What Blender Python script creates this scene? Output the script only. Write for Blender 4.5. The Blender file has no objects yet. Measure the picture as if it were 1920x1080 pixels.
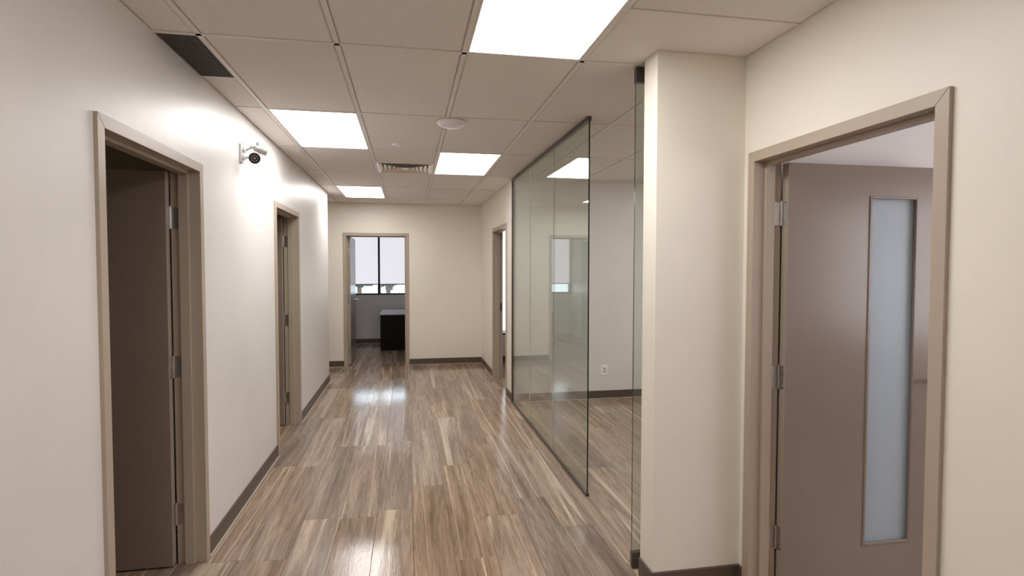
import bpy, math, random
from mathutils import Vector, Matrix

# ------------------------------------------------------------------ camera, world, exposure
S = bpy.context.scene
COL = S.collection
CAM_Z = 1.638
ZC = 2.697            # ceiling height
F_PX, YAW, PITCH, ROLL = 1054.05, 0.182457, 0.03635, -0.000933
cy_, sy_, cp_, sp_ = math.cos(YAW), math.sin(YAW), math.cos(PITCH), math.sin(PITCH)
fwd = Vector((sy_ * cp_, cy_ * cp_, -sp_))
right = Vector((cy_, -sy_, 0))
down = -right.cross(fwd)
r2 = right * math.cos(ROLL) + down * math.sin(ROLL)
d2 = down * math.cos(ROLL) - right * math.sin(ROLL)
cam = bpy.data.objects.new('camera', bpy.data.cameras.new('camera'))
COL.objects.link(cam)
cam.matrix_world = Matrix(((r2.x, -d2.x, -fwd.x, 0), (r2.y, -d2.y, -fwd.y, 0), (r2.z, -d2.z, -fwd.z, CAM_Z), (0, 0, 0, 1)))
cam.data.sensor_width = 36
cam.data.lens = F_PX / 1920 * 36
cam.data.clip_start = 0.05
cam.data.clip_end = 400
S.camera = cam

W = bpy.data.worlds.new('sky'); S.world = W; W.use_nodes = True
wb = W.node_tree.nodes['Background']
wb.inputs[0].default_value = (0.80, 0.90, 1.0, 1)
wb.inputs[1].default_value = 5.0

S.view_settings.view_transform = 'Standard'
S.view_settings.look = 'None'
S.view_settings.gamma = 1
S.view_settings.use_curve_mapping = False
S.view_settings.exposure = 0.0
LAMP = 13.0                       # emission of the lit ceiling panels
LAMP_COL = (1.0, 0.985, 0.97)
BLIND = 0.80                     # own glow of the roller blinds, in place of daylight through them
S.cycles.max_bounces = 10
S.cycles.diffuse_bounces = 6
S.cycles.glossy_bounces = 5
S.cycles.transparent_max_bounces = 16
S.cycles.sample_clamp_indirect = 6
S.cycles.use_denoising = True
S.cycles.caustics_reflective = False
S.cycles.caustics_refractive = False

# ------------------------------------------------------------------ materials
def srgb(r, g, b):
    f = lambda c: (c / 255 / 12.92) if c / 255 <= 0.04045 else ((c / 255 + 0.055) / 1.055) ** 2.4
    return (f(r), f(g), f(b), 1)

class NT:
    def __init__(s, name):
        s.m = bpy.data.materials.new(name); s.m.use_nodes = True
        s.t = s.m.node_tree; s.b = s.t.nodes['Principled BSDF']; s.out = s.t.nodes['Material Output']
    def n(s, typ, **kw):
        nd = s.t.nodes.new(typ)
        for k, v in kw.items():
            if k.startswith('i_'): nd.inputs[int(k[2:]) if k[2:].isdigit() else k[2:]].default_value = v
            else: setattr(nd, k, v)
        return nd
    def l(s, a, b): s.t.links.new(a, b)
    def ramp(s, fac, stops):
        r = s.n('ShaderNodeValToRGB'); e = r.color_ramp.elements
        while len(e) < len(stops): e.new(0.5)
        for k, (p, c) in enumerate(stops): e[k].position = p; e[k].color = c
        s.l(fac, r.inputs[0]); return r.outputs[0]
    def math(s, op, a, b=0.0, c=0.0):
        m = s.n('ShaderNodeMath', operation=op)
        for k, v in enumerate((a, b, c)):
            if hasattr(v, 'is_linked') or hasattr(v, 'links'): s.l(v, m.inputs[k])
            else: m.inputs[k].default_value = v
        return m.outputs[0]

def paint(name, c, rough=0.5, bump=0.04, scale=220, var=0.03, spec=0.5, metal=0.0, dist=0.002):
    t = NT(name); b = t.b
    b.inputs['Roughness'].default_value = rough
    b.inputs['Metallic'].default_value = metal
    b.inputs['Specular IOR Level'].default_value = spec
    co = t.n('ShaderNodeTexCoord')
    nz = t.n('ShaderNodeTexNoise', i_Scale=1.7, i_Detail=4.0); t.l(co.outputs['Object'], nz.inputs['Vector'])
    col = t.ramp(nz.outputs[0], [(0.3, tuple(x * (1 - var) for x in c[:3]) + (1,)), (0.7, tuple(min(1, x * (1 + var)) for x in c[:3]) + (1,))])
    t.l(col, b.inputs['Base Color'])
    if bump:
        n2 = t.n('ShaderNodeTexNoise', i_Scale=scale, i_Detail=2.0); t.l(co.outputs['Object'], n2.inputs['Vector'])
        bp = t.n('ShaderNodeBump', i_Strength=bump, i_Distance=dist); t.l(n2.outputs[0], bp.inputs['Height'])
        t.l(bp.outputs[0], b.inputs['Normal'])
    return t.m

M = {}
M['cream'] = paint('cream_wall_paint', (0.81, 0.755, 0.665, 1), 0.45, 0.05, 180)
M['white'] = paint('off_white_wall_paint', (0.755, 0.725, 0.705, 1), 0.38, 0.05, 180)
M['frame'] = paint('taupe_door_frame_paint', (0.43, 0.35, 0.275, 1), 0.35, 0.0)
M['leaf'] = paint('taupe_door_leaf_paint', (0.26, 0.202, 0.165, 1), 0.22, 0.03, 300)
M['leaf_edge'] = paint('door_edge_paint', (0.36, 0.30, 0.24, 1), 0.42, 0.0)
M['base'] = paint('dark_taupe_vinyl_baseboard', (0.095, 0.07, 0.053, 1), 0.4, 0.0)
M['toe_shine'] = paint('pale_toe_highlight', (0.50, 0.43, 0.37, 1), 0.5, 0.0)  # highlight on the baseboard toe, put in as a pale colour
M['ceil_slab'] = paint('plenum_slab', (0.5, 0.47, 0.44, 1), 0.8, 0.0)
M['room_ceiling'] = paint('white_ceiling_paint', (0.78, 0.75, 0.74, 1), 0.7, 0.0)
M['tbar'] = paint('white_ceiling_rail_paint', (0.82, 0.77, 0.73, 1), 0.4, 0.0)
M['steel'] = paint('satin_nickel', (0.55, 0.53, 0.51, 1), 0.28, 0.0, metal=1.0)
M['bronze'] = paint('dark_bronze_metal', (0.13, 0.11, 0.10, 1), 0.3, 0.0, metal=0.8)
M['black'] = paint('black_window_frame', (0.015, 0.015, 0.02, 1), 0.4, 0.0)
M['dark'] = paint('dark_recess', (0.02, 0.018, 0.016, 1), 0.8, 0.0)
M['plastic'] = paint('white_plastic', (0.78, 0.77, 0.77, 1), 0.35, 0.0)
M['grey_plastic'] = paint('pale_grey_plastic', (0.55, 0.54, 0.53, 1), 0.4, 0.0)
M['lens_dark'] = paint('dark_lamp_lens', (0.03, 0.024, 0.02, 1), 0.2, 0.0)
M['grille'] = paint('dark_grey_grille', (0.12, 0.105, 0.10, 1), 0.5, 0.0)
M['espresso'] = paint('espresso_desk_laminate', (0.008, 0.004, 0.004, 1), 0.5, 0.02, 60, 0.2, spec=0.15)
M['desktop'] = paint('glossy_grey_desktop', (0.68, 0.68, 0.73, 1), 0.18, 0.0)
M['vent'] = paint('vent_white_metal', (0.82, 0.79, 0.77, 1), 0.18, 0.0, metal=0.85)
M['dome'] = paint('bright_white_plastic', (0.90, 0.90, 0.97, 1), 0.3, 0.0)
M['subfloor'] = paint('subfloor', (0.20, 0.15, 0.12, 1), 0.5, 0.0)
M['asphalt'] = paint('pale_asphalt', (0.42, 0.43, 0.43, 1), 0.9, 0.0)
M['bark'] = paint('tree_bark', (0.12, 0.09, 0.07, 1), 0.9, 0.0)
M['leafage'] = paint('tree_foliage', (0.10, 0.115, 0.095, 1), 0.9, 0.3, 6, 0.4, dist=0.2)
M['glass_edge'] = paint('dark_green_glass_edge', (0.012, 0.02, 0.017, 1), 0.12, 0.0)

def tile_mat():
    t = NT('mineral_fibre_ceiling_tile'); b = t.b
    b.inputs['Roughness'].default_value = 0.9
    co = t.n('ShaderNodeTexCoord')
    nz = t.n('ShaderNodeTexNoise', i_Scale=140.0, i_Detail=3.0, i_Roughness=0.7); t.l(co.outputs['Object'], nz.inputs['Vector'])
    col = t.ramp(nz.outputs[0], [(0.30, (0.74, 0.69, 0.65, 1)), (0.62, (0.90, 0.855, 0.815, 1))])
    oi = t.n('ShaderNodeObjectInfo')
    hv = t.n('ShaderNodeHueSaturation'); t.l(col, hv.inputs['Color'])
    t.l(t.math('MULTIPLY_ADD', oi.outputs['Random'], 0.06, 0.97), hv.inputs['Value'])
    t.l(hv.outputs[0], b.inputs['Base Color'])
    bp = t.n('ShaderNodeBump', i_Strength=0.35, i_Distance=0.002); t.l(nz.outputs[0], bp.inputs['Height']); t.l(bp.outputs[0], b.inputs['Normal'])
    return t.m
M['tile'] = tile_mat()

def wood_mat():
    t = NT('wood_look_vinyl_plank'); b = t.b
    co = t.n('ShaderNodeTexCoord'); oi = t.n('ShaderNodeObjectInfo')
    rnd = oi.outputs['Random']
    off = t.n('ShaderNodeCombineXYZ')
    t.l(t.math('MULTIPLY', rnd, 91.7), off.inputs[0]); t.l(t.math('MULTIPLY', rnd, 53.3), off.inputs[1]); t.l(t.math('MULTIPLY', rnd, 17.1), off.inputs[2])
    def coords(sx, sy):
        mp = t.n('ShaderNodeMapping'); mp.inputs['Scale'].default_value = (sx, sy, 1.0)
        t.l(co.outputs['Object'], mp.inputs['Vector'])
        ad = t.n('ShaderNodeVectorMath', operation='ADD'); t.l(mp.outputs[0], ad.inputs[0]); t.l(off.outputs[0], ad.inputs[1])
        return ad.outputs[0]
    def noise(v, scale, det=2.0, rough=0.5, dist=0.0):
        n = t.n('ShaderNodeTexNoise', i_Scale=scale, i_Detail=det, i_Roughness=rough, i_Distortion=dist); t.l(v, n.inputs['Vector']); return n.outputs[0]
    fig = noise(coords(8.0, 0.55), 1.0, 3.0, 0.5, 0.35)
    rings = t.math('MULTIPLY_ADD', t.math('SINE', t.math('MULTIPLY', fig, 85.0)), 0.5, 0.5)
    base = t.ramp(fig, [(0.30, srgb(140, 122, 108)), (0.45, srgb(158, 139, 123)), (0.55, srgb(170, 150, 133)), (0.72, srgb(152, 134, 118))])
    grn = noise(coords(190.0, 7.0), 1.0, 3.0, 0.65)
    dk = t.n('ShaderNodeMix', data_type='RGBA', blend_type='MULTIPLY')
    t.l(t.math('MULTIPLY', rings, 0.42), dk.inputs['Factor']); t.l(base, dk.inputs[6]); dk.inputs[7].default_value = (0.62, 0.56, 0.52, 1)
    # pale sapwood streaks running along the plank
    st = noise(coords(7.0, 0.17), 1.0, 1.6, 0.35, 0.12)
    sm = t.ramp(st, [(0.468, (0, 0, 0, 1)), (0.480, (1, 1, 1, 1)), (0.506, (1, 1, 1, 1)), (0.516, (0, 0, 0, 1))])
    lt = t.n('ShaderNodeMix', data_type='RGBA')
    t.l(t.math('MULTIPLY', sm, t.math('MULTIPLY', t.math('GREATER_THAN', t.math('FRACT', t.math('MULTIPLY', rnd, 5.13)), 0.25), 0.60)), lt.inputs['Factor']); t.l(dk.outputs[2], lt.inputs[6]); lt.inputs[7].default_value = srgb(204, 186, 166)
    # dark heart streaks
    ds = noise(coords(13.0, 0.6), 1.0, 2.0, 0.5, 0.4)
    dm = t.ramp(ds, [(0.60, (0, 0, 0, 1)), (0.68, (1, 1, 1, 1))])
    d3 = t.n('ShaderNodeMix', data_type='RGBA')
    t.l(t.math('MULTIPLY', dm, 0.35), d3.inputs['Factor']); t.l(lt.outputs[2], d3.inputs[6]); d3.inputs[7].default_value = srgb(116, 98, 86)
    band = noise(coords(34.0, 1.3), 1.0, 2.0, 0.55, 0.3)
    bm = t.n('ShaderNodeMix', data_type='RGBA', blend_type='MULTIPLY'); bm.inputs['Factor'].default_value = 1.0
    t.l(d3.outputs[2], bm.inputs[6]); t.l(t.ramp(band, [(0.32, (0.74, 0.72, 0.70, 1)), (0.5, (0.95, 0.95, 0.95, 1)), (0.68, (1.12, 1.11, 1.10, 1))]), bm.inputs[7])
    g = t.n('ShaderNodeMix', data_type='RGBA', blend_type='MULTIPLY'); g.inputs['Factor'].default_value = 0.55
    t.l(bm.outputs[2], g.inputs[6]); t.l(t.ramp(grn, [(0.36, (0.66, 0.65, 0.64, 1)), (0.6, (1.08, 1.08, 1.08, 1))]), g.inputs[7])
    hv = t.n('ShaderNodeHueSaturation'); t.l(g.outputs[2], hv.inputs['Color'])
    r_2 = t.math('FRACT', t.math('MULTIPLY', rnd, 7.31))
    t.l(t.math('MULTIPLY_ADD', r_2, 0.28, 0.87), hv.inputs['Value'])
    t.l(t.math('MULTIPLY_ADD', t.math('FRACT', t.math('MULTIPLY', rnd, 3.77)), 0.3, 0.88), hv.inputs['Saturation'])
    t.l(hv.outputs[0], b.inputs['Base Color'])
    t.l(t.math('MULTIPLY_ADD', grn, 0.10, 0.05), b.inputs['Roughness'])
    wav = noise(coords(5.0, 3.0), 1.0, 1.0)
    emb = noise(coords(70.0, 16.0), 1.0, 2.0, 0.6, 0.4)
    hgt = t.math('ADD', t.math('ADD', t.math('MULTIPLY', wav, 1.0), t.math('MULTIPLY', emb, 0.22)), t.math('MULTIPLY', grn, 0.30))
    bp = t.n('ShaderNodeBump', i_Strength=0.55, i_Distance=0.002); t.l(hgt, bp.inputs['Height']); t.l(bp.outputs[0], b.inputs['Normal'])
    b.inputs['Specular IOR Level'].default_value = 0.24
    return t.m
M['wood'] = wood_mat()

def glass_mat(name, tint):
    t = NT(name); t.t.nodes.remove(t.b)
    geo = t.n('ShaderNodeNewGeometry')
    ior = t.math('SUBTRACT', 1.5, t.math('MULTIPLY', geo.outputs['Backfacing'], 1.5 - 1 / 1.5))
    fr = t.n('ShaderNodeFresnel'); t.l(ior, fr.inputs['IOR'])
    tr = t.n('ShaderNodeBsdfTransparent'); tr.inputs[0].default_value = tint
    gl = t.n('ShaderNodeBsdfGlossy'); gl.inputs['Roughness'].default_value = 0.0; gl.inputs[0].default_value = (1, 1, 1, 1)
    mx = t.n('ShaderNodeMixShader'); t.l(fr.outputs[0], mx.inputs[0]); t.l(tr.outputs[0], mx.inputs[1]); t.l(gl.outputs[0], mx.inputs[2])
    t.l(mx.outputs[0], t.out.inputs['Surface'])
    return t.m
M['glass'] = glass_mat('clear_partition_glass', (0.915, 0.95, 0.925, 1))
M['pane'] = glass_mat('window_glass', (0.95, 0.97, 0.97, 1))

def frosted():
    t = NT('frosted_door_glass'); b = t.b
    b.inputs['Base Color'].default_value = (0.56, 0.62, 0.68, 1); b.inputs['Roughness'].default_value = 0.35
    co = t.n('ShaderNodeTexCoord'); nz = t.n('ShaderNodeTexNoise', i_Scale=300.0); t.l(co.outputs['Object'], nz.inputs['Vector'])
    bp = t.n('ShaderNodeBump', i_Strength=0.1, i_Distance=0.001); t.l(nz.outputs[0], bp.inputs['Height']); t.l(bp.outputs[0], b.inputs['Normal'])
    tl = t.n('ShaderNodeBsdfTranslucent'); tl.inputs[0].default_value = (0.75, 0.8, 0.85, 1)
    mx = t.n('ShaderNodeMixShader'); mx.inputs[0].default_value = 0.35
    t.l(b.outputs[0], mx.inputs[1]); t.l(tl.outputs[0], mx.inputs[2]); t.l(mx.outputs[0], t.out.inputs['Surface'])
    return t.m
M['frosted'] = frosted()

def emit(name, c, s, tex=False):
    t = NT(name); b = t.b
    b.inputs['Base Color'].default_value = (0.6, 0.6, 0.6, 1)
    b.inputs['Emission Color'].default_value = tuple(c) + (1,)
    b.inputs['Emission Strength'].default_value = s
    if tex:
        co = t.n('ShaderNodeTexCoord'); wv = t.n('ShaderNodeTexNoise', i_Scale=90.0, i_Detail=1.0); t.l(co.outputs['Object'], wv.inputs['Vector'])
        t.l(t.math('MULTIPLY_ADD', wv.outputs[0], s * 0.10, s * 0.95), b.inputs['Emission Strength'])
    return t.m
M['lamp'] = emit('lit_light_diffuser', LAMP_COL, LAMP)
M['blind'] = emit('glowing_roller_blind', (0.93, 0.92, 1.0), BLIND, True)
M['blind_bright'] = emit('bright_glowing_roller_blind', (0.97, 0.95, 1.0), BLIND * 2.2, True)
M['blind_glow'] = emit('strongly_glowing_roller_blind', (0.96, 0.95, 1.0), 4.6, True)  # unseen blind, its glow raised to brighten the near right room

# ------------------------------------------------------------------ mesh helpers
class MB:
    def __init__(s): s.v = []; s.f = []; s.mi = []
    def add(s, vs, fs, mi=0):
        o = len(s.v); s.v += [tuple(p) for p in vs]; s.f += [tuple(o + i for i in f) for f in fs]; s.mi += [mi] * len(fs); return s
    def box(s, a, b, mi=0):
        (x0, y0, z0), (x1, y1, z1) = a, b
        if x0 > x1: x0, x1 = x1, x0
        if y0 > y1: y0, y1 = y1, y0
        if z0 > z1: z0, z1 = z1, z0
        vs = [(x0, y0, z0), (x1, y0, z0), (x1, y1, z0), (x0, y1, z0), (x0, y0, z1), (x1, y0, z1), (x1, y1, z1), (x0, y1, z1)]
        return s.add(vs, [(3, 2, 1, 0), (4, 5, 6, 7), (0, 1, 5, 4), (1, 2, 6, 5), (2, 3, 7, 6), (3, 0, 4, 7)], mi)
    def lathe(s, prof, c=(0, 0, 0), ax=(0, 0, 1), n=24, mi=0):
        """prof: (radius, height) pairs along the axis"""
        ax = Vector(ax).normalized(); q = Vector((0, 0, 1)).rotation_difference(ax); c = Vector(c)
        vs = []; fs = []
        for r, h in prof:
            for k in range(n):
                a = 2 * math.pi * k / n
                vs.append(c + q @ Vector((r * math.cos(a), r * math.sin(a), h)))
        for j in range(len(prof) - 1):
            for k in range(n):
                k2 = (k + 1) % n
                fs.append((j * n + k, j * n + k2, (j + 1) * n + k2, (j + 1) * n + k))
        fs.append(tuple(range(n - 1, -1, -1))); fs.append(tuple((len(prof) - 1) * n + k for k in range(n)))
        return s.add(vs, fs, mi)
    def tube(s, a, b, r, n=12, mi=0):
        a, b = Vector(a), Vector(b)
        return s.lathe([(r, 0), (r, (b - a).length)], a, b - a, n, mi)
    def build(s, name, mats, parent=None, mw=None, bevel=0, smooth=False, loc=None):
        me = bpy.data.meshes.new(name)
        vs = s.v
        if loc is not None: vs = [(x - loc[0], y - loc[1], z - loc[2]) for x, y, z in vs]
        me.from_pydata(vs, [], s.f); me.update()
        for m in (mats if isinstance(mats, (list, tuple)) else [mats]): me.materials.append(M[m])
        me.polygons.foreach_set('material_index', s.mi)
        if smooth:
            me.polygons.foreach_set('use_smooth', [True] * len(me.polygons))
            me.set_sharp_from_angle(angle=math.radians(35))
        o = bpy.data.objects.new(name, me); COL.objects.link(o)
        if parent is not None: o.parent = parent
        if mw is not None: o.matrix_basis = mw
        if bevel:
            bv = o.modifiers.new('bevel', 'BEVEL'); bv.width = bevel; bv.segments = 2; bv.limit_method = 'ANGLE'
        return o

def tag(o, label, cat=None, group=None, kind=None):
    o['label'] = label
    if cat: o['category'] = cat
    if group: o['group'] = group
    if kind: o['kind'] = kind
    return o
def struct(o, label, cat='wall'): return tag(o, label, cat, kind='structure')
def empty(name, loc=(0, 0, 0), rz=0):
    o = bpy.data.objects.new(name, None); COL.objects.link(o); o.empty_display_size = 0.1
    o.location = loc; o.rotation_euler = (0, 0, rz); return o
def copy_tree(o, parent=None):
    c = o.copy(); COL.objects.link(c); c.parent = parent
    for ch in [x for x in COL.objects if x.parent == o]: copy_tree(ch, c)
    return c

# ------------------------------------------------------------------ layout numbers
XL = -1.126; TW = 0.12         # corridor left wall face, wall thickness
XR1 = 1.235                    # right wall beyond the glass
XG = 1.254                     # glass line
XR = 1.682                     # near right wall face
YB = 9.57                      # end wall of the corridor
YS0, YS1 = 2.61, 2.765         # wall stub by the glass door
YG1 = 6.674                    # far wall of the glass room
YO0, YO1 = YB + TW, 12.45      # office
TOP = ZC + 0.06
FH = 2.207                     # outer height of door frames
BB = 0.10

def wall_run(name, label, axis, f0, f1, s0, s1, mat, openings=(), z1=TOP):
    """axis 'y': wall runs along y between f0..f1 in x. openings: (a, b, z0, z1)"""
    mb = MB()
    def bx(a, b, z0, z1_):
        if axis == 'y': mb.box((f0, a, z0), (f1, b, z1_))
        else: mb.box((a, f0, z0), (b, f1, z1_))
    cur = s0
    for a, b, z0, zt in sorted(openings):
        if a > cur: bx(cur, a, 0, z1)
        if z0 > 0: bx(a, b, 0, z0)
        bx(a, b, zt, z1)
        cur = b
    if cur < s1: bx(cur, s1, 0, z1)
    return struct(mb.build(name, mat), label)

D1 = (2.310, 3.385); D2 = (5.105, 6.180)          # left doors (outer frame)
DB = (-1.047, 0.008)                              # end-wall door
D3 = (7.030, 8.225)                               # far right door
D4 = (1.500, 2.560)                               # near right door

# ------------------------------------------------------------------ walls
wall_run('wall_left', 'long off-white left wall of the corridor with two doorways', 'y', XL - TW, XL, -3, 8.39, 'white',
         [(D1[0], D1[1], 0, FH), (D2[0], D2[1], 0, FH)])
wall_run('wall_back', 'cream end wall of the corridor with the office doorway', 'x', YB, YB + TW, -2.6, XR1, 'cream', [(DB[0], DB[1], 0, FH)])
wall_run('wall_right_far', 'cream right wall between the glass partition and the end wall', 'y', XR1, XR1 + TW, YG1 + TW, YB + TW, 'cream', [(D3[0], D3[1], 0, FH)])
wall_run('wall_right_near', 'cream right wall around the nearest doorway', 'y', XR, XR + TW, -3, YS0, 'cream', [(D4[0], D4[1], 0, FH)])
wall_run('wall_stub', 'cream wall end jutting out beside the glass door', 'x', YS0, YS1, 1.205, 4.6, 'cream')
wall_run('wall_glass_room_back', 'pale wall with an outlet behind the glass', 'x', YG1, YG1 + TW, XR1, 4.12, 'white')
wall_run('wall_glass_room_side', 'side wall of the glass room', 'y', 4.0, 4.12, YS1, YG1, 'white')
wall_run('wall_rear', 'wall closing the corridor at its near end', 'x', -3.12, -3.0, XL - TW, XR + TW, 'cream')
wall_run('wall_alcove', 'wall of the alcove past the left wall', 'x', 8.27, 8.39, -2.6, XL - TW, 'white')
wall_run('wall_alcove_side', 'side wall of the alcove', 'y', -2.72, -2.6, 8.27, YB + TW, 'cream')
# dark rooms behind the left wall
wall_run('wall_left_room_side', 'outer wall of the dark left rooms', 'y', -4.12, -4.0, 0.8, 8.27, 'cream')
wall_run('wall_left_room_near', 'near wall of the first left room', 'x', 0.8, 0.92, -4.0, XL - TW, 'cream')
wall_run('wall_left_room_middle', 'wall between the two left rooms', 'x', 4.5, 4.62, -4.0, XL - TW, 'cream')
wall_run('wall_left_room_far', 'far wall of the second left room', 'x', 8.27, 8.39, -4.12, -2.72, 'cream')
# office
WX0, WX1, WZ0, WZ1 = -1.262, 0.02, 1.045, 2.46
wall_run('wall_office_window', 'office wall under and around the window', 'x', YO1, YO1 + 0.2, -2.52, 1.52, 'white', [(WX0, WX1, WZ0, WZ1)])
wall_run('wall_office_left', 'left wall of the office', 'y', -1.42, -1.30, YO0, YO1, 'white')
wall_run('wall_office_right', 'right wall of the office', 'y', 1.4, 1.52, YO0, YO1, 'white')
# room behind the far right door
W2 = (1.46, 2.66, 0.47, 2.5)
wall_run('wall_side_room_window', 'window wall of the room behind the far right door', 'x', YB, YB + 0.15, XR1 + TW, 4.12, 'white', [W2])
wall_run('wall_side_room_side', 'outer wall of the room behind the far right door', 'y', 4.0, 4.12, YG1 + TW, YB, 'white')
# near right room
W3 = (-0.6, 1.9, 0.9, 2.35)
wall_run('wall_near_room_side', 'window wall of the near right room', 'y', 4.6, 4.8, -1.12, YS1, 'white', [W3])
wall_run('wall_near_room_rear', 'rear wall of the near right room', 'x', -1.12, -1.0, XR + TW, 4.6, 'white')
# the near room is painted white inside: thin plaster skin on the divider
struct(MB().box((XR + TW, YS0 - 0.006, 0), (4.6, YS0, TOP)).build('wall_near_room_plaster', 'room_ceiling'), 'white plaster above the open door in the near right room')

# ------------------------------------------------------------------ floor of planks
floor = struct(MB().box((-4.2, -3.2, -0.16), (4.9, 12.7, -0.008)).build('floor', 'subfloor'), 'glossy grey-brown wood-look plank floor', 'floor')
PW = 0.2325; PL = 1.515; X0 = 0.02
zones = [(-1.25, 1.70, 0.9, YB + TW), (1.2, 3.9, 2.7, YG1), (-1.4, 1.0, YB, YO1), (1.66, 3.1, 1.3, 2.7), (-1.95, -1.1, 2.2, 3.7), (-1.7, -1.1, 4.9, 6.4), (1.2, 2.3, YG1, YB)]
joint = {-5: 3.31, -4: 3.28, -3: 3.77, -2: 3.745, -1: 3.832, 0: 4.21, 1: 3.10, 2: 3.615, 3: 3.86, 4: 3.385, 5: 2.9, 6: 4.35}
rnd = random.Random(5)
for k in range(-9, 17):
    xa = X0 + k * PW; xb = xa + PW
    j = joint.get(k, rnd.uniform(3.0, 4.5))
    y = j - PL * math.ceil((j - 0.6) / PL)
    while y < YO1:
        ya, yb = y, min(y + PL, YO1); y += PL
        if not any(xb > z[0] and xa < z[1] and yb > z[2] and ya < z[3] for z in zones): continue
        g = 0.0006; c = 0.0012; th = 0.0085
        cx, cyy = (xa + xb) / 2, (ya + yb) / 2
        hx, hy = PW / 2 - g, (yb - ya) / 2 - g
        vs = []
        for (ix, iy, z) in ((0, 0, -th), (0, 0, -c), (c, c, 0)):
            ax_, ay_ = hx - ix, hy - iy
            vs += [(-ax_, -ay_, z), (ax_, -ay_, z), (ax_, ay_, z), (-ax_, ay_, z)]
        fs = [(3, 2, 1, 0), (8, 9, 10, 11)]
        for a in (0, 4):
            for q in range(4): fs.append((a + q, a + (q + 1) % 4, a + 4 + (q + 1) % 4, a + 4 + q))
        o = MB().add(vs, fs).build('plank', 'wood', floor)
        o.location = (cx, cyy, 0.0)
        o.rotation_euler = (rnd.uniform(-1, 1) * 0.0006, rnd.uniform(-1, 1) * 0.0016, 0)

# ------------------------------------------------------------------ ceiling
ceiling = struct(MB().box((-4.2, -3.2, ZC + 0.055), (4.9, 12.7, ZC + 0.2)).build('ceiling', 'room_ceiling'), 'suspended ceiling of beige tiles in a white rail grid', 'ceiling')
GC = [-0.934 + 0.6063 * k for k in range(0, 9)]
GR = [-3.0, -2.03, -0.818, 0.395, 1.607, 2.819, 4.033, 5.250, 6.490, 7.655, 8.870, YB]
BW = 0.012
VENT_Y = (5.872, 6.490)
TG = 0.0045
def tile_mesh(rects):
    mb = MB(); c = 0.004
    for (x0, y0, x1, y1) in rects:
        vs = []
        for i, z in ((0, 0.018), (0, c), (c if len(rects) == 1 else 0, 0.0)):
            vs += [(x0 + i, y0 + i, z), (x0 + i, y1 - i, z), (x1 - i, y1 - i, z), (x1 - i, y0 + i, z)]
        fs = [(3, 2, 1, 0), (8, 9, 10, 11)]
        for a in (0, 4):
            for q in range(4): fs.append((a + q, a + (q + 1) % 4, a + 4 + (q + 1) % 4, a + 4 + q))
        mb.add(vs, fs)
    x, y = rects[0][:2]
    o = mb.build('ceiling_tile', 'tile', ceiling, loc=(x, y, 0)); o.location = (x, y, ZC + 0.003)
def tile(xa, xb, ya, yb, wl=0, wr=0, wn=0, wf=0):
    """one tegular tile between the rails; w* = 1 where the side meets a wall"""
    g = BW + TG
    x0 = xa + (0.003 if wl else g); x1 = xb - (0.003 if wr else g); y0 = ya + (0.003 if wn else g); y1 = yb - (0.003 if wf else g)
    if x1 - x0 > 0.02 and y1 - y0 > 0.02: tile_mesh([(x0, y0, x1, y1)])
def bar(xa, ya, xb, yb):
    MB().box((xa, ya, ZC), (xb, yb, ZC + 0.012)).box((xa - 0.006, ya - 0.006, ZC + 0.0125), (xb + 0.006, yb + 0.006, ZC + 0.02)).build('ceiling_rail', 'tbar', ceiling)
def region(x_lo, x_hi, y_lo, y_hi, skip, half=(), walls=(1, 1, 1, 1), nocol=()):
    xs = [x for x in GC if x_lo + 0.05 < x < x_hi - 0.05 and x not in nocol]
    ys = [y for y in GR if y_lo + 0.05 < y < y_hi - 0.05]
    ex = [x_lo] + xs + [x_hi]; ey = [y_lo] + ys + [y_hi]
    for x in xs: bar(x - BW, y_lo, x + BW, y_hi)
    for a, b in zip(ex[:-1], ex[1:]):
        a2 = a + (BW if a > x_lo else 0); b2 = b - (BW if b < x_hi else 0)
        for c, d in zip(ey[:-1], ey[1:]):
            if c > y_lo: bar(a2, c - BW, b2, c + BW)
            cuts = sorted(h for (hx, h) in half if a < hx < b and c < h < d)
            for h in cuts: bar(a2, h - BW, b2, h + BW)
            pts = [c] + cuts + [d]
            for p, q in zip(pts[:-1], pts[1:]):
                if any(a < sx < b and p < sy < q for sx, sy in skip): continue
                tile(a, b, p, q, a == x_lo and walls[0], b == x_hi and walls[1], p == y_lo and walls[2], q == y_hi and walls[3])
def cell_c(ci, ri): return (GC[ci] + GC[ci + 1]) / 2, (GR[ri] + GR[ri + 1]) / 2
light_cells = [(0, 6), (0, 9), (2, 4), (2, 7), (0, 2)]
skip = [cell_c(*c) for c in light_cells + [(7, 6)]]
VX = (GC[1] + GC[2]) / 2
skip += [(VX, sum(VENT_Y) / 2), (-1.03, 3.12)]
g = BW + TG
region(XL, XR, -3.0, 2.819, skip + [(1.28, 2.5)], half=[(1.28, 2.229), (1.28, 1.0)], walls=(1, 1, 1, 0), nocol=(GC[4],))
tile_mesh([(GC[3] + g, 2.229 + g, 1.202, 2.819 - g), (1.202, 2.229 + g, XR - 0.003, YS0 - 0.003)])
bar(XL, 2.819 - BW, 4.0, 2.819 + BW)
region(XL, 4.0, 2.819, 6.490, skip, half=[(-1.03, 3.427), (VX, VENT_Y[0])], walls=(1, 1, 0, 0))
bar(XL, 6.490 - BW, 4.0, 6.490 + BW)
region(XL, XR1, 6.490, YB, skip, walls=(1, 1, 0, 1))
region(1.30, 4.0, 6.490, YG1, skip, walls=(1, 1, 0, 1))
region(-2.6, XL - 0.01, 8.39, YB, skip)
region(1.21, 4.0, YS1, 2.819, skip, walls=(1, 1, 1, 0))

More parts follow.
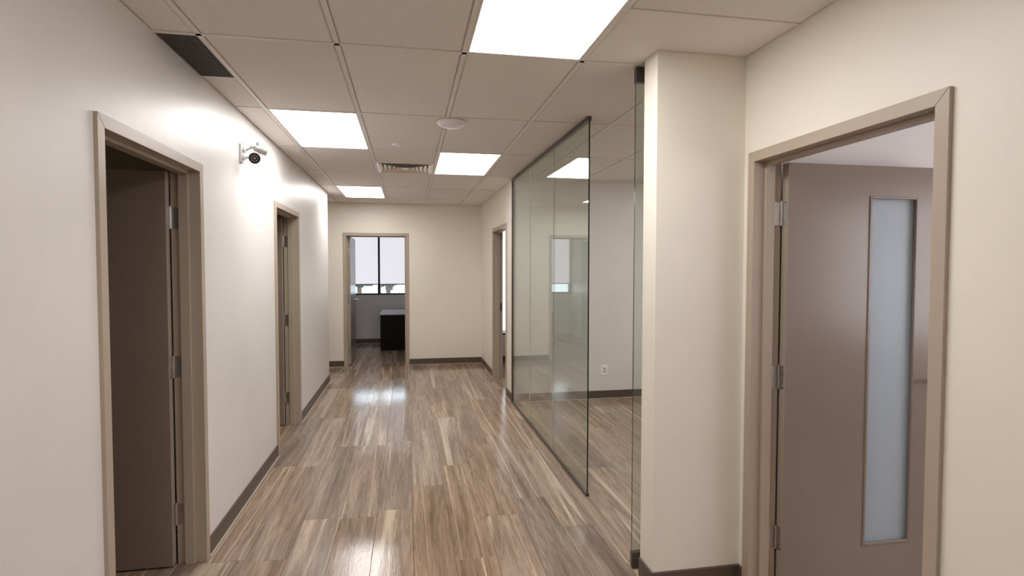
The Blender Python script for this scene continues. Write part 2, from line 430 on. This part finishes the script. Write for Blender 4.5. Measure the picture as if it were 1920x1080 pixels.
# ------------------------------------------------------------------ skirting
def skirt(name, runs, label):
    """runs: (axis, face, a, b, side) - side +1/-1 is the way the skirting faces"""
    mb = MB(); toe = MB(); t = 0.009
    for ax, f, a, b, sd in runs:
        def P(d, s, z): return (f + sd * d, s, z) if ax == 'y' else (s, f + sd * d, z)
        prof = [(0, 0.0), (0.014, 0.0), (t, 0.010), (t - 0.001, BB - 0.004), (t - 0.005, BB), (0, BB)]
        vs = [P(d, a, z) for d, z in prof] + [P(d, b, z) for d, z in prof]; n = len(prof)
        fs = [tuple(range(n)), tuple(range(2 * n - 1, n - 1, -1))] + [(k, n + k, n + (k + 1) % n, (k + 1) % n) for k in range(n)]
        mb.add(vs, fs)
        lo, hi = P(0.010, a, 0.0), P(0.020, b, 0.005)
        toe.box(lo, hi)
    o = struct(mb.build(name, 'base'), label, 'baseboard')
    toe.build('toe_highlight', 'toe_shine', o)  # pale strip that paints the highlight along the baseboard toe
    return o
skirt('baseboard_left', [('y', XL, -3, D1[0], 1), ('y', XL, D1[1], D2[0], 1), ('y', XL, D2[1], 8.39, 1)], 'dark taupe baseboard along the left wall')
skirt('baseboard_back', [('x', YB, -2.6, DB[0], -1), ('x', YB, DB[1], XR1, -1)], 'dark taupe baseboard along the end wall')
skirt('baseboard_right', [('y', XR1, YG1 + 0.02, D3[0], -1), ('y', XR1, D3[1], YB, -1)], 'dark taupe baseboard along the far right wall')
skirt('baseboard_right_near', [('y', XR, -3, D4[0], -1), ('y', XR, D4[1], YS0, -1)], 'dark taupe baseboard beside the near right doorway')
skirt('baseboard_stub', [('x', YS0, 1.205 - 0.009, XR, -1), ('y', 1.205, YS0 - 0.009, YS1, -1)], 'dark taupe baseboard wrapping the wall stub')
skirt('baseboard_glass_room', [('x', YG1, 1.29, 4.0, -1), ('y', 4.0, YS1, YG1, -1)], 'dark baseboard at the back of the glass room')
skirt('baseboard_office', [('x', YO1, -1.30, 1.4, -1), ('y', 1.4, YO0, YO1, -1), ('y', -1.30, YO0, YO1, 1)], 'dark baseboard under the office window')
skirt('baseboard_side_room', [('x', YB, XR1 + TW, 4.0, -1)], 'dark baseboard of the room behind the far right door')

# ------------------------------------------------------------------ doors
def door(name, label, origin, rz, w, hinge, lite=False, T=TW, strike=False, lw=None):
    """local X runs along the opening (outer frame width w), local Y goes through the wall into the room"""
    root = empty(name, origin, rz); struct(root, label, 'door')
    FW = 0.05; PR = 0.015; y0, y1 = -PR, T + PR
    sy = (0.043, 0.092)       # the stop
    def jamb(x_out, sgn):
        mb = MB(); xi = x_out + sgn * FW; xs = xi + sgn * 0.016
        def pr(xo, xn, ya, yb, zo, zn):    # prism with mitred top
            vs = [(xo, ya, 0), (xn, ya, 0), (xn, yb, 0), (xo, yb, 0), (xo, ya, zo), (xn, ya, zn), (xn, yb, zn), (xo, yb, zo)]
            mb.add(vs, [(3, 2, 1, 0), (4, 5, 6, 7), (0, 1, 5, 4), (1, 2, 6, 5), (2, 3, 7, 6), (3, 0, 4, 7)] if sgn > 0 else
                   [(0, 1, 2, 3), (7, 6, 5, 4), (4, 5, 1, 0), (5, 6, 2, 1), (6, 7, 3, 2), (7, 4, 0, 3)])
        pr(x_out, xi, y0, y1, FH, FH - FW)
        pr(xi, xs, sy[0], sy[1], FH - FW, FH - FW - 0.016)
        return mb
    for x_out, sgn in ((0, 1), (w, -1)):
        jamb(x_out, sgn).build('frame_jamb', 'frame', root, bevel=0.0015)
    mb = MB(); e = 0.0008
    def hd(xo0, xo1, xn0, xn1, ya, yb, zo, zn):
        vs = [(xn0 + e, ya, zn), (xn1 - e, ya, zn), (xn1 - e, yb, zn), (xn0 + e, yb, zn), (xo0 + e, ya, zo), (xo1 - e, ya, zo), (xo1 - e, yb, zo), (xo0 + e, yb, zo)]
        mb.add(vs, [(3, 2, 1, 0), (4, 5, 6, 7), (0, 1, 5, 4), (1, 2, 6, 5), (2, 3, 7, 6), (3, 0, 4, 7)])
    hd(0, w, FW, w - FW, y0, y1, FH, FH - FW)
    hd(FW, w - FW, FW + 0.016, w - FW - 0.016, sy[0], sy[1], FH - FW, FH - FW - 0.016)
    mb.build('frame_head', 'frame', root, bevel=0.0015)
    # leaf, swung open square to the wall
    LT = 0.044; lw = lw or (w - 2 * FW - 0.006)
    sgn = 1 if hinge == 'lo' else -1
    xh = FW + 0.003 if hinge == 'lo' else w - FW - 0.003
    xa, xb = xh, xh + sgn * LT            # xb is the side towards the opening
    ya = T + PR + 0.006; yb = ya + lw; z0, z1 = 0.010, 2.150
    lf = MB()
    if not lite:
        lf.box((xa, ya, z0), (xb, yb, z1))
    else:
        l0, l1, lz0, lz1 = lite
        lf.box((xa, ya, z0), (xb, ya + l0, z1)).box((xa, ya + l1, z0), (xb, yb, z1))
        lf.box((xa, ya + l0, z0), (xb, ya + l1, lz0)).box((xa, ya + l0, lz1), (xb, ya + l1, z1))
    for i_, f_ in enumerate(lf.f):
        ys = [lf.v[q][1] for q in f_]
        if max(ys) - min(ys) < 1e-6 and (abs(ys[0] - ya) < 1e-6 or abs(ys[0] - yb) < 1e-6): lf.mi[i_] = 1
    leaf = lf.build('door_leaf', ['leaf', 'leaf_edge'], root, bevel=0 if lite else 0.002)
    if lite:
        b = MB(); bw = 0.012; bp = 0.006
        for side, out in ((xa, -sgn), (xb, sgn)):
            o0, o1 = (side - out * 0.008, side + out * bp)
            b.box((o0, ya + l0, lz0), (o1, ya + l0 + bw, lz1)).box((o0, ya + l1 - bw, lz0), (o1, ya + l1, lz1))
            b.box((o0, ya + l0 + bw, lz0), (o1, ya + l1 - bw, lz0 + bw)).box((o0, ya + l0 + bw, lz1 - bw), (o1, ya + l1 - bw, lz1))
        b.build('glazing_bead', 'leaf', leaf, bevel=0.002)
        xm = (xa + xb) / 2
        MB().box((xm - 0.003, ya + l0, lz0), (xm + 0.003, ya + l1, lz1)).build('frosted_glass', 'frosted', leaf)
    # lever handles on both faces
    hb = MB(); yh = yb - 0.065; zh = 1.055
    for side, out in ((xa, -sgn), (xb, sgn)):
        hb.lathe([(0.026, 0), (0.026, 0.006), (0.022, 0.009), (0.010, 0.010), (0.010, 0.045)], (side, yh, zh), (out, 0, 0), 20)
        hb.tube((side + out * 0.042, yh + 0.01, zh), (side + out * 0.042, yh - 0.105, zh), 0.009)
    hb.build('lever_handle', 'steel', leaf, smooth=True)
    MB().box((xa + sgn * 0.010, yb, zh - 0.03), (xa + sgn * 0.034, yb + 0.0015, zh + 0.03)).build('latch_plate', 'steel', leaf)
    # three hinges
    for zc in (1.905, 1.093, 0.280):
        h = MB(); xk = xh - sgn * 0.003; yk = T + PR + 0.004
        h.box((xh + sgn * 0.001, ya - 0.0018, zc - 0.057), (xh + sgn * 0.033, ya, zc + 0.057))       # leaf plate on the door edge
        xj = FW if hinge == 'lo' else w - FW
        h.box((xj, yk - 0.046, zc - 0.057), (xj + sgn * 0.0022, yk - 0.008, zc + 0.057))             # plate on the frame
        h.tube((xj + sgn * 0.006, yk - 0.004, zc - 0.059), (xj + sgn * 0.006, yk - 0.004, zc + 0.059), 0.0062, 12)
        h.tube((xj + sgn * 0.006, yk - 0.004, zc + 0.059), (xj + sgn * 0.006, yk - 0.004, zc + 0.064), 0.0045, 12)
        for dz in (-0.04, 0.0, 0.04):
            h.lathe([(0.004, 0), (0.003, 0.0012)], (xh + sgn * (0.020 + 0.006 * (dz != 0)), ya - 0.0018, zc + dz), (0, -1, 0), 10)
            h.lathe([(0.004, 0), (0.003, 0.0012)], (xj + sgn * 0.0022, yk - 0.028, zc + dz), (sgn, 0, 0), 10)
        h.build('hinge', 'steel', root, smooth=True)
    # strike plate in the other jamb
    xs_ = w - FW if hinge == 'lo' else FW
    MB().box((xs_, T - 0.034, zh - 0.06), (xs_ - sgn * 0.0015, T - 0.002, zh + 0.06)).box((xs_ - sgn * 0.0015, T - 0.026, zh - 0.02), (xs_ - sgn * 0.0020, T - 0.012, zh + 0.02)).build('strike_plate', 'bronze', root)
    return root
PI = math.pi
door('door_1', 'nearest left doorway, taupe frame, brown door open into the dark room', (XL, D1[0], 0), PI / 2, D1[1] - D1[0], 'hi')
door('door_2', 'second left doorway, narrow in view, with its door open inwards', (XL, D2[0], 0), PI / 2, D2[1] - D2[0], 'hi')
door('door_3', 'office doorway in the end wall with the window behind it', (DB[0], YB, 0), 0, DB[1] - DB[0], 'lo')
door('door_4', 'far right doorway beside the glass partition', (XR1, D3[1], 0), -PI / 2, D3[1] - D3[0], 'hi')
door('door_5', 'near right doorway, open taupe door with tall frosted glass strip', (XR, D4[1], 0), -PI / 2, D4[1] - D4[0], 'lo', lite=(0.458, 0.742, 0.213, 1.998))

# ------------------------------------------------------------------ windows
def window(name, label, axis_y, y_face, x0, x1, z0, z1, n, blind_bottom, depth=0.2, fr=0.035, blind='blind', swap=None):
    """a window in an opening of a wall running along x; swap turns it into one running along y"""
    root = empty(name, (0, 0, 0)); struct(root, label, 'window')
    def P(a, b):
        if swap: return ((a[1], a[0], a[2]), (b[1], b[0], b[2]))
        return (a, b)
    yf = y_face + 0.035; f = MB()
    f.box(*P((x0, yf, z0), (x1, yf + 0.05, z0 + fr))); f.box(*P((x0, yf, z1 - fr), (x1, yf + 0.05, z1)))
    f.box(*P((x0, yf, z0 + fr), (x0 + fr, yf + 0.05, z1 - fr))); f.box(*P((x1 - fr, yf, z0 + fr), (x1, yf + 0.05, z1 - fr)))
    f.build('window_frame', 'black', root, bevel=0.002)
    pw = (x1 - x0) / n
    for k in range(1, n):
        xm = x0 + k * pw
        MB().box(*P((xm - 0.030, yf - 0.012, z0 + fr), (xm + 0.030, yf + 0.055, z1 - fr))).build('mullion', 'black', root)
    for k in range(n):
        a = x0 + k * pw + (fr if k == 0 else 0.030); b = x0 + (k + 1) * pw - (fr if k == n - 1 else 0.030)
        MB().box(*P((a, yf + 0.02, z0 + fr), (b, yf + 0.026, z1 - fr))).build('window_pane', 'pane', root)
        rb = MB().box(*P((a - 0.008, y_face + 0.012, blind_bottom + 0.022), (b + 0.008, y_face + 0.014, z1 - 0.06))).build('roller_blind', blind, root)
        MB().box(*P((a - 0.008, y_face + 0.006, blind_bottom), (b + 0.008, y_face + 0.020, blind_bottom + 0.022))).build('bottom_rail', 'grey_plastic', rb)
        rt = MB(); A, B_ = P((a + 0.004, y_face + 0.02, z1 - 0.04), (b - 0.004, y_face + 0.02, z1 - 0.04)); rt.tube(A, B_, 0.022, 14)
        rt.build('blind_roller', 'grey_plastic', rb, smooth=True)
    return root
window('window_1', 'black-framed office window with pale roller blinds lowered', 1, YO1, WX0, WX1, WZ0, WZ1, 2, 1.262)
window('window_2', 'bright window with a white blind behind the far right door', 1, YB, W2[0], W2[1], W2[2], W2[3], 1, 0.52, blind='blind_bright')
window('window_3', 'unseen window of the near right room, with a glow added to light it', 1, 4.6, W3[0], W3[1], W3[2], W3[3], 2, 1.0, blind='blind_glow', swap=True)

# ------------------------------------------------------------------ glass partition and door
GZ0, GZ1 = 0.018, ZC - 0.016
GY0, GYM, GY1 = 3.812, 4.785, 6.655
gp = tag(empty('glass_partition', (XG, GY0, 0)), 'frameless fixed glass partition of three tall panes in dark channels', 'glass wall')
gp.rotation_euler = (0, 0, 0.0055)
def _gp(mb, name, mat, bevel):
    return mb.build(name, mat, gp, bevel=bevel, loc=(XG, GY0, 0))
_gp(MB().box((XG - 0.014, GY0 - 0.004, ZC - 0.032), (XG + 0.014, GY1 + 0.014, ZC - 0.0005)), 'top_channel', 'bronze', 0.001)
_gp(MB().box((XG - 0.012, GY0 - 0.004, 0.001), (XG + 0.012, GY1 + 0.014, 0.020)), 'bottom_channel', 'bronze', 0.001)
_gp(MB().box((XG - 0.014, GY1 - 0.004, 0.020), (XG + 0.014, GY1 + 0.014, ZC - 0.032)), 'end_channel', 'bronze', 0.001)
def pane(mb, x0, y0, z0, x1, y1, z1, thin):
    """thin: axis of thickness; big faces get glass, rims the dark edge"""
    vs = [(x0, y0, z0), (x1, y0, z0), (x1, y1, z0), (x0, y1, z0), (x0, y0, z1), (x1, y0, z1), (x1, y1, z1), (x0, y1, z1)]
    fs = [(3, 2, 1, 0), (4, 5, 6, 7), (0, 1, 5, 4), (1, 2, 6, 5), (2, 3, 7, 6), (3, 0, 4, 7)]
    big = (3, 5) if thin == 'x' else (2, 4)
    for i, f in enumerate(fs): mb.add([vs[q] for q in f], [(0, 1, 2, 3)], 0 if i in big else 1)
    return mb
GJ = [GY0, 4.765, 5.715, GY1]
for a, b in ((GJ[0], GJ[1] - 0.001), (GJ[1] + 0.001, GJ[2] - 0.001), (GJ[2] + 0.001, GJ[3])):
    _gp(pane(MB(), XG - 0.005, a, GZ0, XG + 0.005, b, GZ1 - 0.012, 'x'), 'glass_pane', ['glass', 'glass_edge'], 0)
for yj in GJ[1:3]: _gp(MB().box((XG - 0.0052, yj - 0.0012, GZ0), (XG + 0.0052, yj + 0.0012, GZ1 - 0.012)), 'silicone_joint', 'grey_plastic', 0)

gd = tag(empty('glass_door', (1.188, 2.842, 0)), 'frameless clear glass pivot door standing open behind the wall stub', 'glass door')
def _gd(mb, name, mat, bevel=0): 
    return mb.build(name, mat, gd, bevel=bevel)
_gd(pane(MB(), 0, -0.006, 0.012, 0.90, 0.006, ZC - 0.012, 'y'), 'door_glass', ['glass', 'glass_edge'])
for z0, z1 in ((0.006, 0.092), (ZC - 0.082, ZC - 0.002)):
    _gd(MB().box((-0.002, -0.016, z0), (0.165, 0.016, z1)), 'patch_fitting', 'bronze', 0.002)
_gd(MB().tube((0.83, -0.05, 0.75), (0.83, -0.05, 1.35), 0.012, 16).tube((0.83, 0.05, 0.75), (0.83, 0.05, 1.35), 0.012, 16)
    .tube((0.83, -0.05, 0.82), (0.83, 0.05, 0.82), 0.008).tube((0.83, -0.05, 1.28), (0.83, 0.05, 1.28), 0.008), 'pull_bar', 'steel')

# ------------------------------------------------------------------ ceiling fixtures
labels = ['lit ceiling panel beside the left wall, just past the twin-head wall light',
          'smallest lit ceiling panel, farthest away above the office doorway',
          'largest lit ceiling panel, nearest, cut by the top edge of the view',
          'lit ceiling panel right of the louvred air vent',
          'lit ceiling panel at the near end of the corridor behind the viewer']
def ceiling_light(ci, ri, label):
    xa, xb, ya, yb = GC[ci] + BW + 0.001, GC[ci + 1] - BW - 0.001, GR[ri] + BW + 0.001, GR[ri + 1] - BW - 0.001
    cx, cyy = (xa + xb) / 2, (ya + yb) / 2; hx, hy = (xb - xa) / 2, (yb - ya) / 2
    r = tag(empty('ceiling_light', (cx, cyy, ZC)), label, 'light', 'flat rectangular ceiling light panels')
    fw = 0.010; f = MB()
    f.box((-hx, -hy, 0.001), (hx, -hy + fw, 0.03)).box((-hx, hy - fw, 0.001), (hx, hy, 0.03))
    f.box((-hx, -hy + fw, 0.001), (-hx + fw, hy - fw, 0.03)).box((hx - fw, -hy + fw, 0.001), (hx, hy - fw, 0.03))
    f.build('frame', 'tbar', r)
    MB().box((-hx + fw, -hy + fw, 0.005), (hx - fw, hy - fw, 0.009)).build('diffuser', 'lamp', r)
for (ci, ri), lb in zip(light_cells, labels): ceiling_light(ci, ri, lb)
ceiling_light(7, 6, 'unseen ceiling panel added to light the glass room, by its side wall')  # hidden lamp added to brighten the wall behind the glass

# louvred diffuser: nested square cones
vr = tag(empty('air_vent', (VX, sum(VENT_Y) / 2, ZC)), 'square louvred ceiling air vent between the ceiling light panels', 'vent')
hx = (GC[2] - GC[1]) / 2 - BW - 0.002; hy = (VENT_Y[1] - VENT_Y[0]) / 2 - BW - 0.002
def ring(mb, o, zo, i, zi, th=0.0015):
    vs = []
    for d, z in ((o, zo), (i, zi), (i, zi + th), (o, zo + th)):
        vs += [(-hx + d, -hy + d, z), (hx - d, -hy + d, z), (hx - d, hy - d, z), (-hx + d, hy - d, z)]
    fs = []
    for a in range(4):
        b = (a + 1) % 4
        for q in range(4): fs.append((a * 4 + q, b * 4 + q, b * 4 + (q + 1) % 4, a * 4 + (q + 1) % 4))
    mb.add(vs, fs)
m = MB(); ring(m, 0.0, 0.0005, 0.022, 0.0005); m.build('outer_flange', 'vent', vr)
for k in range(5):
    m = MB(); o = 0.026 + k * 0.044; ring(m, o, -0.004, o + 0.034, 0.022); m.build('louvre', 'vent', vr)
MB().box((-0.03, -0.03, -0.004), (0.03, 0.03, -0.001)).build('centre_plate', 'vent', vr)
MB().box((-hx, -hy, 0.040), (hx, hy, 0.045)).build('vent_throat', 'dark', vr)

# dark return grille along the left wall
gx0, gx1, gy0, gy1 = XL + 0.004, GC[0] - BW - 0.002, 2.819 + BW + 0.002, 3.427 - BW - 0.002
gr_ = tag(empty('return_grille', ((gx0 + gx1) / 2, (gy0 + gy1) / 2, ZC)), 'dark grey return-air grille in the ceiling against the left wall', 'vent')
hx_, hy_ = (gx1 - gx0) / 2, (gy1 - gy0) / 2
f = MB(); f.box((-hx_, -hy_, 0.001), (hx_, -hy_ + 0.008, 0.012)).box((-hx_, hy_ - 0.008, 0.001), (hx_, hy_, 0.012)).box((-hx_, -hy_ + 0.008, 0.001), (-hx_ + 0.006, hy_ - 0.008, 0.012)).box((hx_ - 0.006, -hy_ + 0.008, 0.001), (hx_, hy_ - 0.008, 0.012))
f.build('grille_frame', 'grille', gr_)
c = MB(); n = 46
for k in range(1, n):
    y = -hy_ + 0.008 + k * (2 * hy_ - 0.016) / n; c.box((-hx_ + 0.006, y - 0.0012, 0.003), (hx_ - 0.006, y + 0.0012, 0.012))
for k in range(1, 13):
    x = -hx_ + 0.006 + k * (2 * hx_ - 0.012) / 13; c.box((x - 0.0012, -hy_ + 0.008, 0.0035), (x + 0.0012, hy_ - 0.008, 0.012))
tag(c.build('eggcrate_core', 'grille', gr_), 'fine dark eggcrate mesh', kind='stuff')
MB().box((-hx_, -hy_, 0.016), (hx_, hy_, 0.020)).build('grille_backing', 'grille', gr_)

# round dome by the light and small disc
dm = tag(empty('ceiling_dome', (0.314, 4.14, ZC)), 'round white dome on the ceiling in the middle of the corridor', 'detector')
MB().lathe([(0.100, 0.0), (0.106, -0.003), (0.106, -0.012), (0.100, -0.016)], n=48).build('rim', 'dome', dm, smooth=True)
MB().lathe([(0.097, -0.016), (0.090, -0.026), (0.078, -0.034), (0.050, -0.041), (0.012, -0.044)], n=48).build('dome', 'dome', dm, smooth=True)
sp = tag(empty('sprinkler_cover', (-0.09, 4.975, ZC)), 'small white round sprinkler cover in a ceiling tile', 'sprinkler')
MB().lathe([(0.050, 0.002), (0.050, -0.002), (0.046, -0.004)], n=32).build('escutcheon', 'dome', sp, smooth=True)
MB().lathe([(0.036, -0.004), (0.036, -0.011), (0.032, -0.013)], n=32).build('cover_plate', 'dome', sp, smooth=True)

# ------------------------------------------------------------------ twin-head light on the left wall
el = tag(empty('wall_light', (XL, 4.16, 2.42)), 'white twin-head emergency light mounted high on the left wall', 'light')
MB().box((0, -0.035, -0.065), (0.016, 0.035, 0.065)).build('mounting_plate', 'plastic', el, bevel=0.006)
MB().lathe([(0.022, 0), (0.022, 0.014), (0.012, 0.020)], (0.016, 0, 0.022), (1, 0, 0), 20).lathe([(0.020, 0), (0.020, 0.014), (0.010, 0.020)], (0.016, -0.01, -0.030), (1, 0, 0), 20).build('socket', 'plastic', el, smooth=True)
def head(base, pivot, aim, name, facecol, L=0.075, R=0.037):
    arm = MB().tube(base, pivot, 0.007).lathe([(0.006, -0.012), (0.012, -0.008), (0.014, 0), (0.012, 0.008), (0.006, 0.012)], pivot, (0, 0, 1), 16)
    arm.build('swivel_arm', 'grey_plastic', el, smooth=True)
    a = Vector(aim).normalized(); p = Vector(pivot) + a * 0.012
    h = MB().lathe([(0.012, 0), (0.024, 0.006), (R * 0.82, 0.022), (R, 0.040), (R, L), (R - 0.004, L + 0.002), (R - 0.005, L - 0.006)], p, a, 32)
    hd_ = h.build('lamp_head', facecol, el, smooth=True)
    q = p + a * (L - 0.008)
    MB().lathe([(R - 0.006, 0), (R - 0.006, 0.006)], q, a, 32).build('lens', 'lens_dark', hd_)
    rg = MB()
    up = Vector((0, 0, 1)); u = up.cross(a).normalized(); v = a.cross(u)
    for k in range(8):
        an = k * PI / 4; c_ = q + a * 0.006 + (u * math.cos(an) + v * math.sin(an)) * 0.020
        rg.lathe([(0.0045, 0), (0.0035, 0.002)], c_, a, 10)
    rg.lathe([(0.008, 0), (0.006, 0.003)], q + a * 0.006, a, 14)
    rg.build('lamp_element', 'steel', hd_)
head((0.034, -0.01, -0.030), (0.080, -0.015, -0.028), (0.75, -1.6, -0.45), 'a', 'lens_dark', L=0.06)
head((0.034, 0.0, 0.022), (0.070, 0.01, 0.045), (1.0, 0.55, -0.25), 'b', 'grey_plastic', L=0.085, R=0.028)
MB().lathe([(0.010, 0), (0.013, 0.010), (0.009, 0.024), (0.004, 0.026)], (0.105, 0.03, 0.060), (0, 0, 1), 16).build('swivel_knob', 'grey_plastic', el, smooth=True)

# ------------------------------------------------------------------ outlet
ol = tag(empty('wall_outlet', (2.408, YG1, 0.358)), 'white wall outlet low on the wall behind the glass', 'outlet')
MB().box((-0.042, -0.007, -0.062), (0.042, 0, 0.062)).build('cover_plate', 'dome', ol, bevel=0.003)
MB().box((-0.018, -0.010, 0.004), (0.018, -0.007, 0.032)).box((-0.018, -0.010, -0.032), (0.018, -0.007, -0.004)).build('socket_face', 'grey_plastic', ol, bevel=0.001)
for z in (0.018, -0.018):
    for x in (-0.008, 0.006): MB().box((x, -0.0104, z - 0.004), (x + 0.002, -0.0100, z + 0.006)).build('slot', 'dark', ol)

# ------------------------------------------------------------------ desk in the office
dk = tag(empty('office_desk', (-0.555, 11.26, 0)), 'dark espresso desk with a pale glossy top in the office', 'desk')
DW, DD, DH = 0.80, 1.12, 0.735
MB().box((0, 0, DH - 0.030), (DW, DD, DH)).build('desktop', 'desktop', dk, bevel=0.003)
MB().box((0.010, 0.012, 0), (DW - 0.010, 0.036, DH - 0.030)).build('end_panel', 'espresso', dk, bevel=0.001)
MB().box((0.010, DD - 0.036, 0), (DW - 0.010, DD - 0.012, DH - 0.030)).build('end_panel', 'espresso', dk, bevel=0.001)
MB().box((0.020, 0.036, 0.02), (0.040, DD - 0.036, DH - 0.030)).build('modesty_panel', 'espresso', dk)
pd = MB().box((0.060, 0.040, 0.04), (DW - 0.03, 0.44, DH - 0.034)).build('pedestal', 'espresso', dk)
for k in range(3):
    z = 0.06 + k * 0.21
    dr = MB().box((DW - 0.03, 0.046, z), (DW - 0.012, 0.434, z + 0.200)).build('drawer_front', 'espresso', pd, bevel=0.001)
    

# ------------------------------------------------------------------ outside
MB_ = MB().box((-60, 12.66, -0.3), (60, 80, -0.25)).build('ground_outside', 'asphalt'); struct(MB_, 'pale ground outside the office window', 'ground')
rt_ = random.Random(3)
def tree(x, y, h, label):
    r = tag(empty('tree', (x, y, -0.25)), label, 'tree', 'trees outside the office window')
    MB().lathe([(0.16, 0), (0.12, h * 0.3), (0.07, h * 0.7)], n=10).build('trunk', 'bark', r, smooth=True)
    c = MB()
    for k in range(260):
        a = rt_.uniform(0, 2 * PI); u = rt_.uniform(-1, 1); q = rt_.uniform(0.3, 1) ** 0.5 * h * 0.34
        p = Vector((q * math.sqrt(1 - u * u) * math.cos(a), q * math.sqrt(1 - u * u) * math.sin(a), h * 0.62 + q * u * 1.1))
        s = rt_.uniform(0.12, 0.3); d1 = Vector((rt_.uniform(-1, 1), rt_.uniform(-1, 1), rt_.uniform(-1, 1))) * s; d2_ = Vector((rt_.uniform(-1, 1), rt_.uniform(-1, 1), rt_.uniform(-1, 1))) * s
        c.add([p - d1, p + d2_, p + d1, p - d2_], [(0, 1, 2, 3)])
    tag(c.build('crown', 'leafage', r), 'loose green crown', kind='stuff')
tree(-4.6, 32, 3.2, 'small tree outside, seen below the left office blind')
tree(-2.9, 35, 2.6, 'low tree outside near the window mullion')
tree(-1.3, 38, 2.2, 'low tree outside, seen below the right office blind')
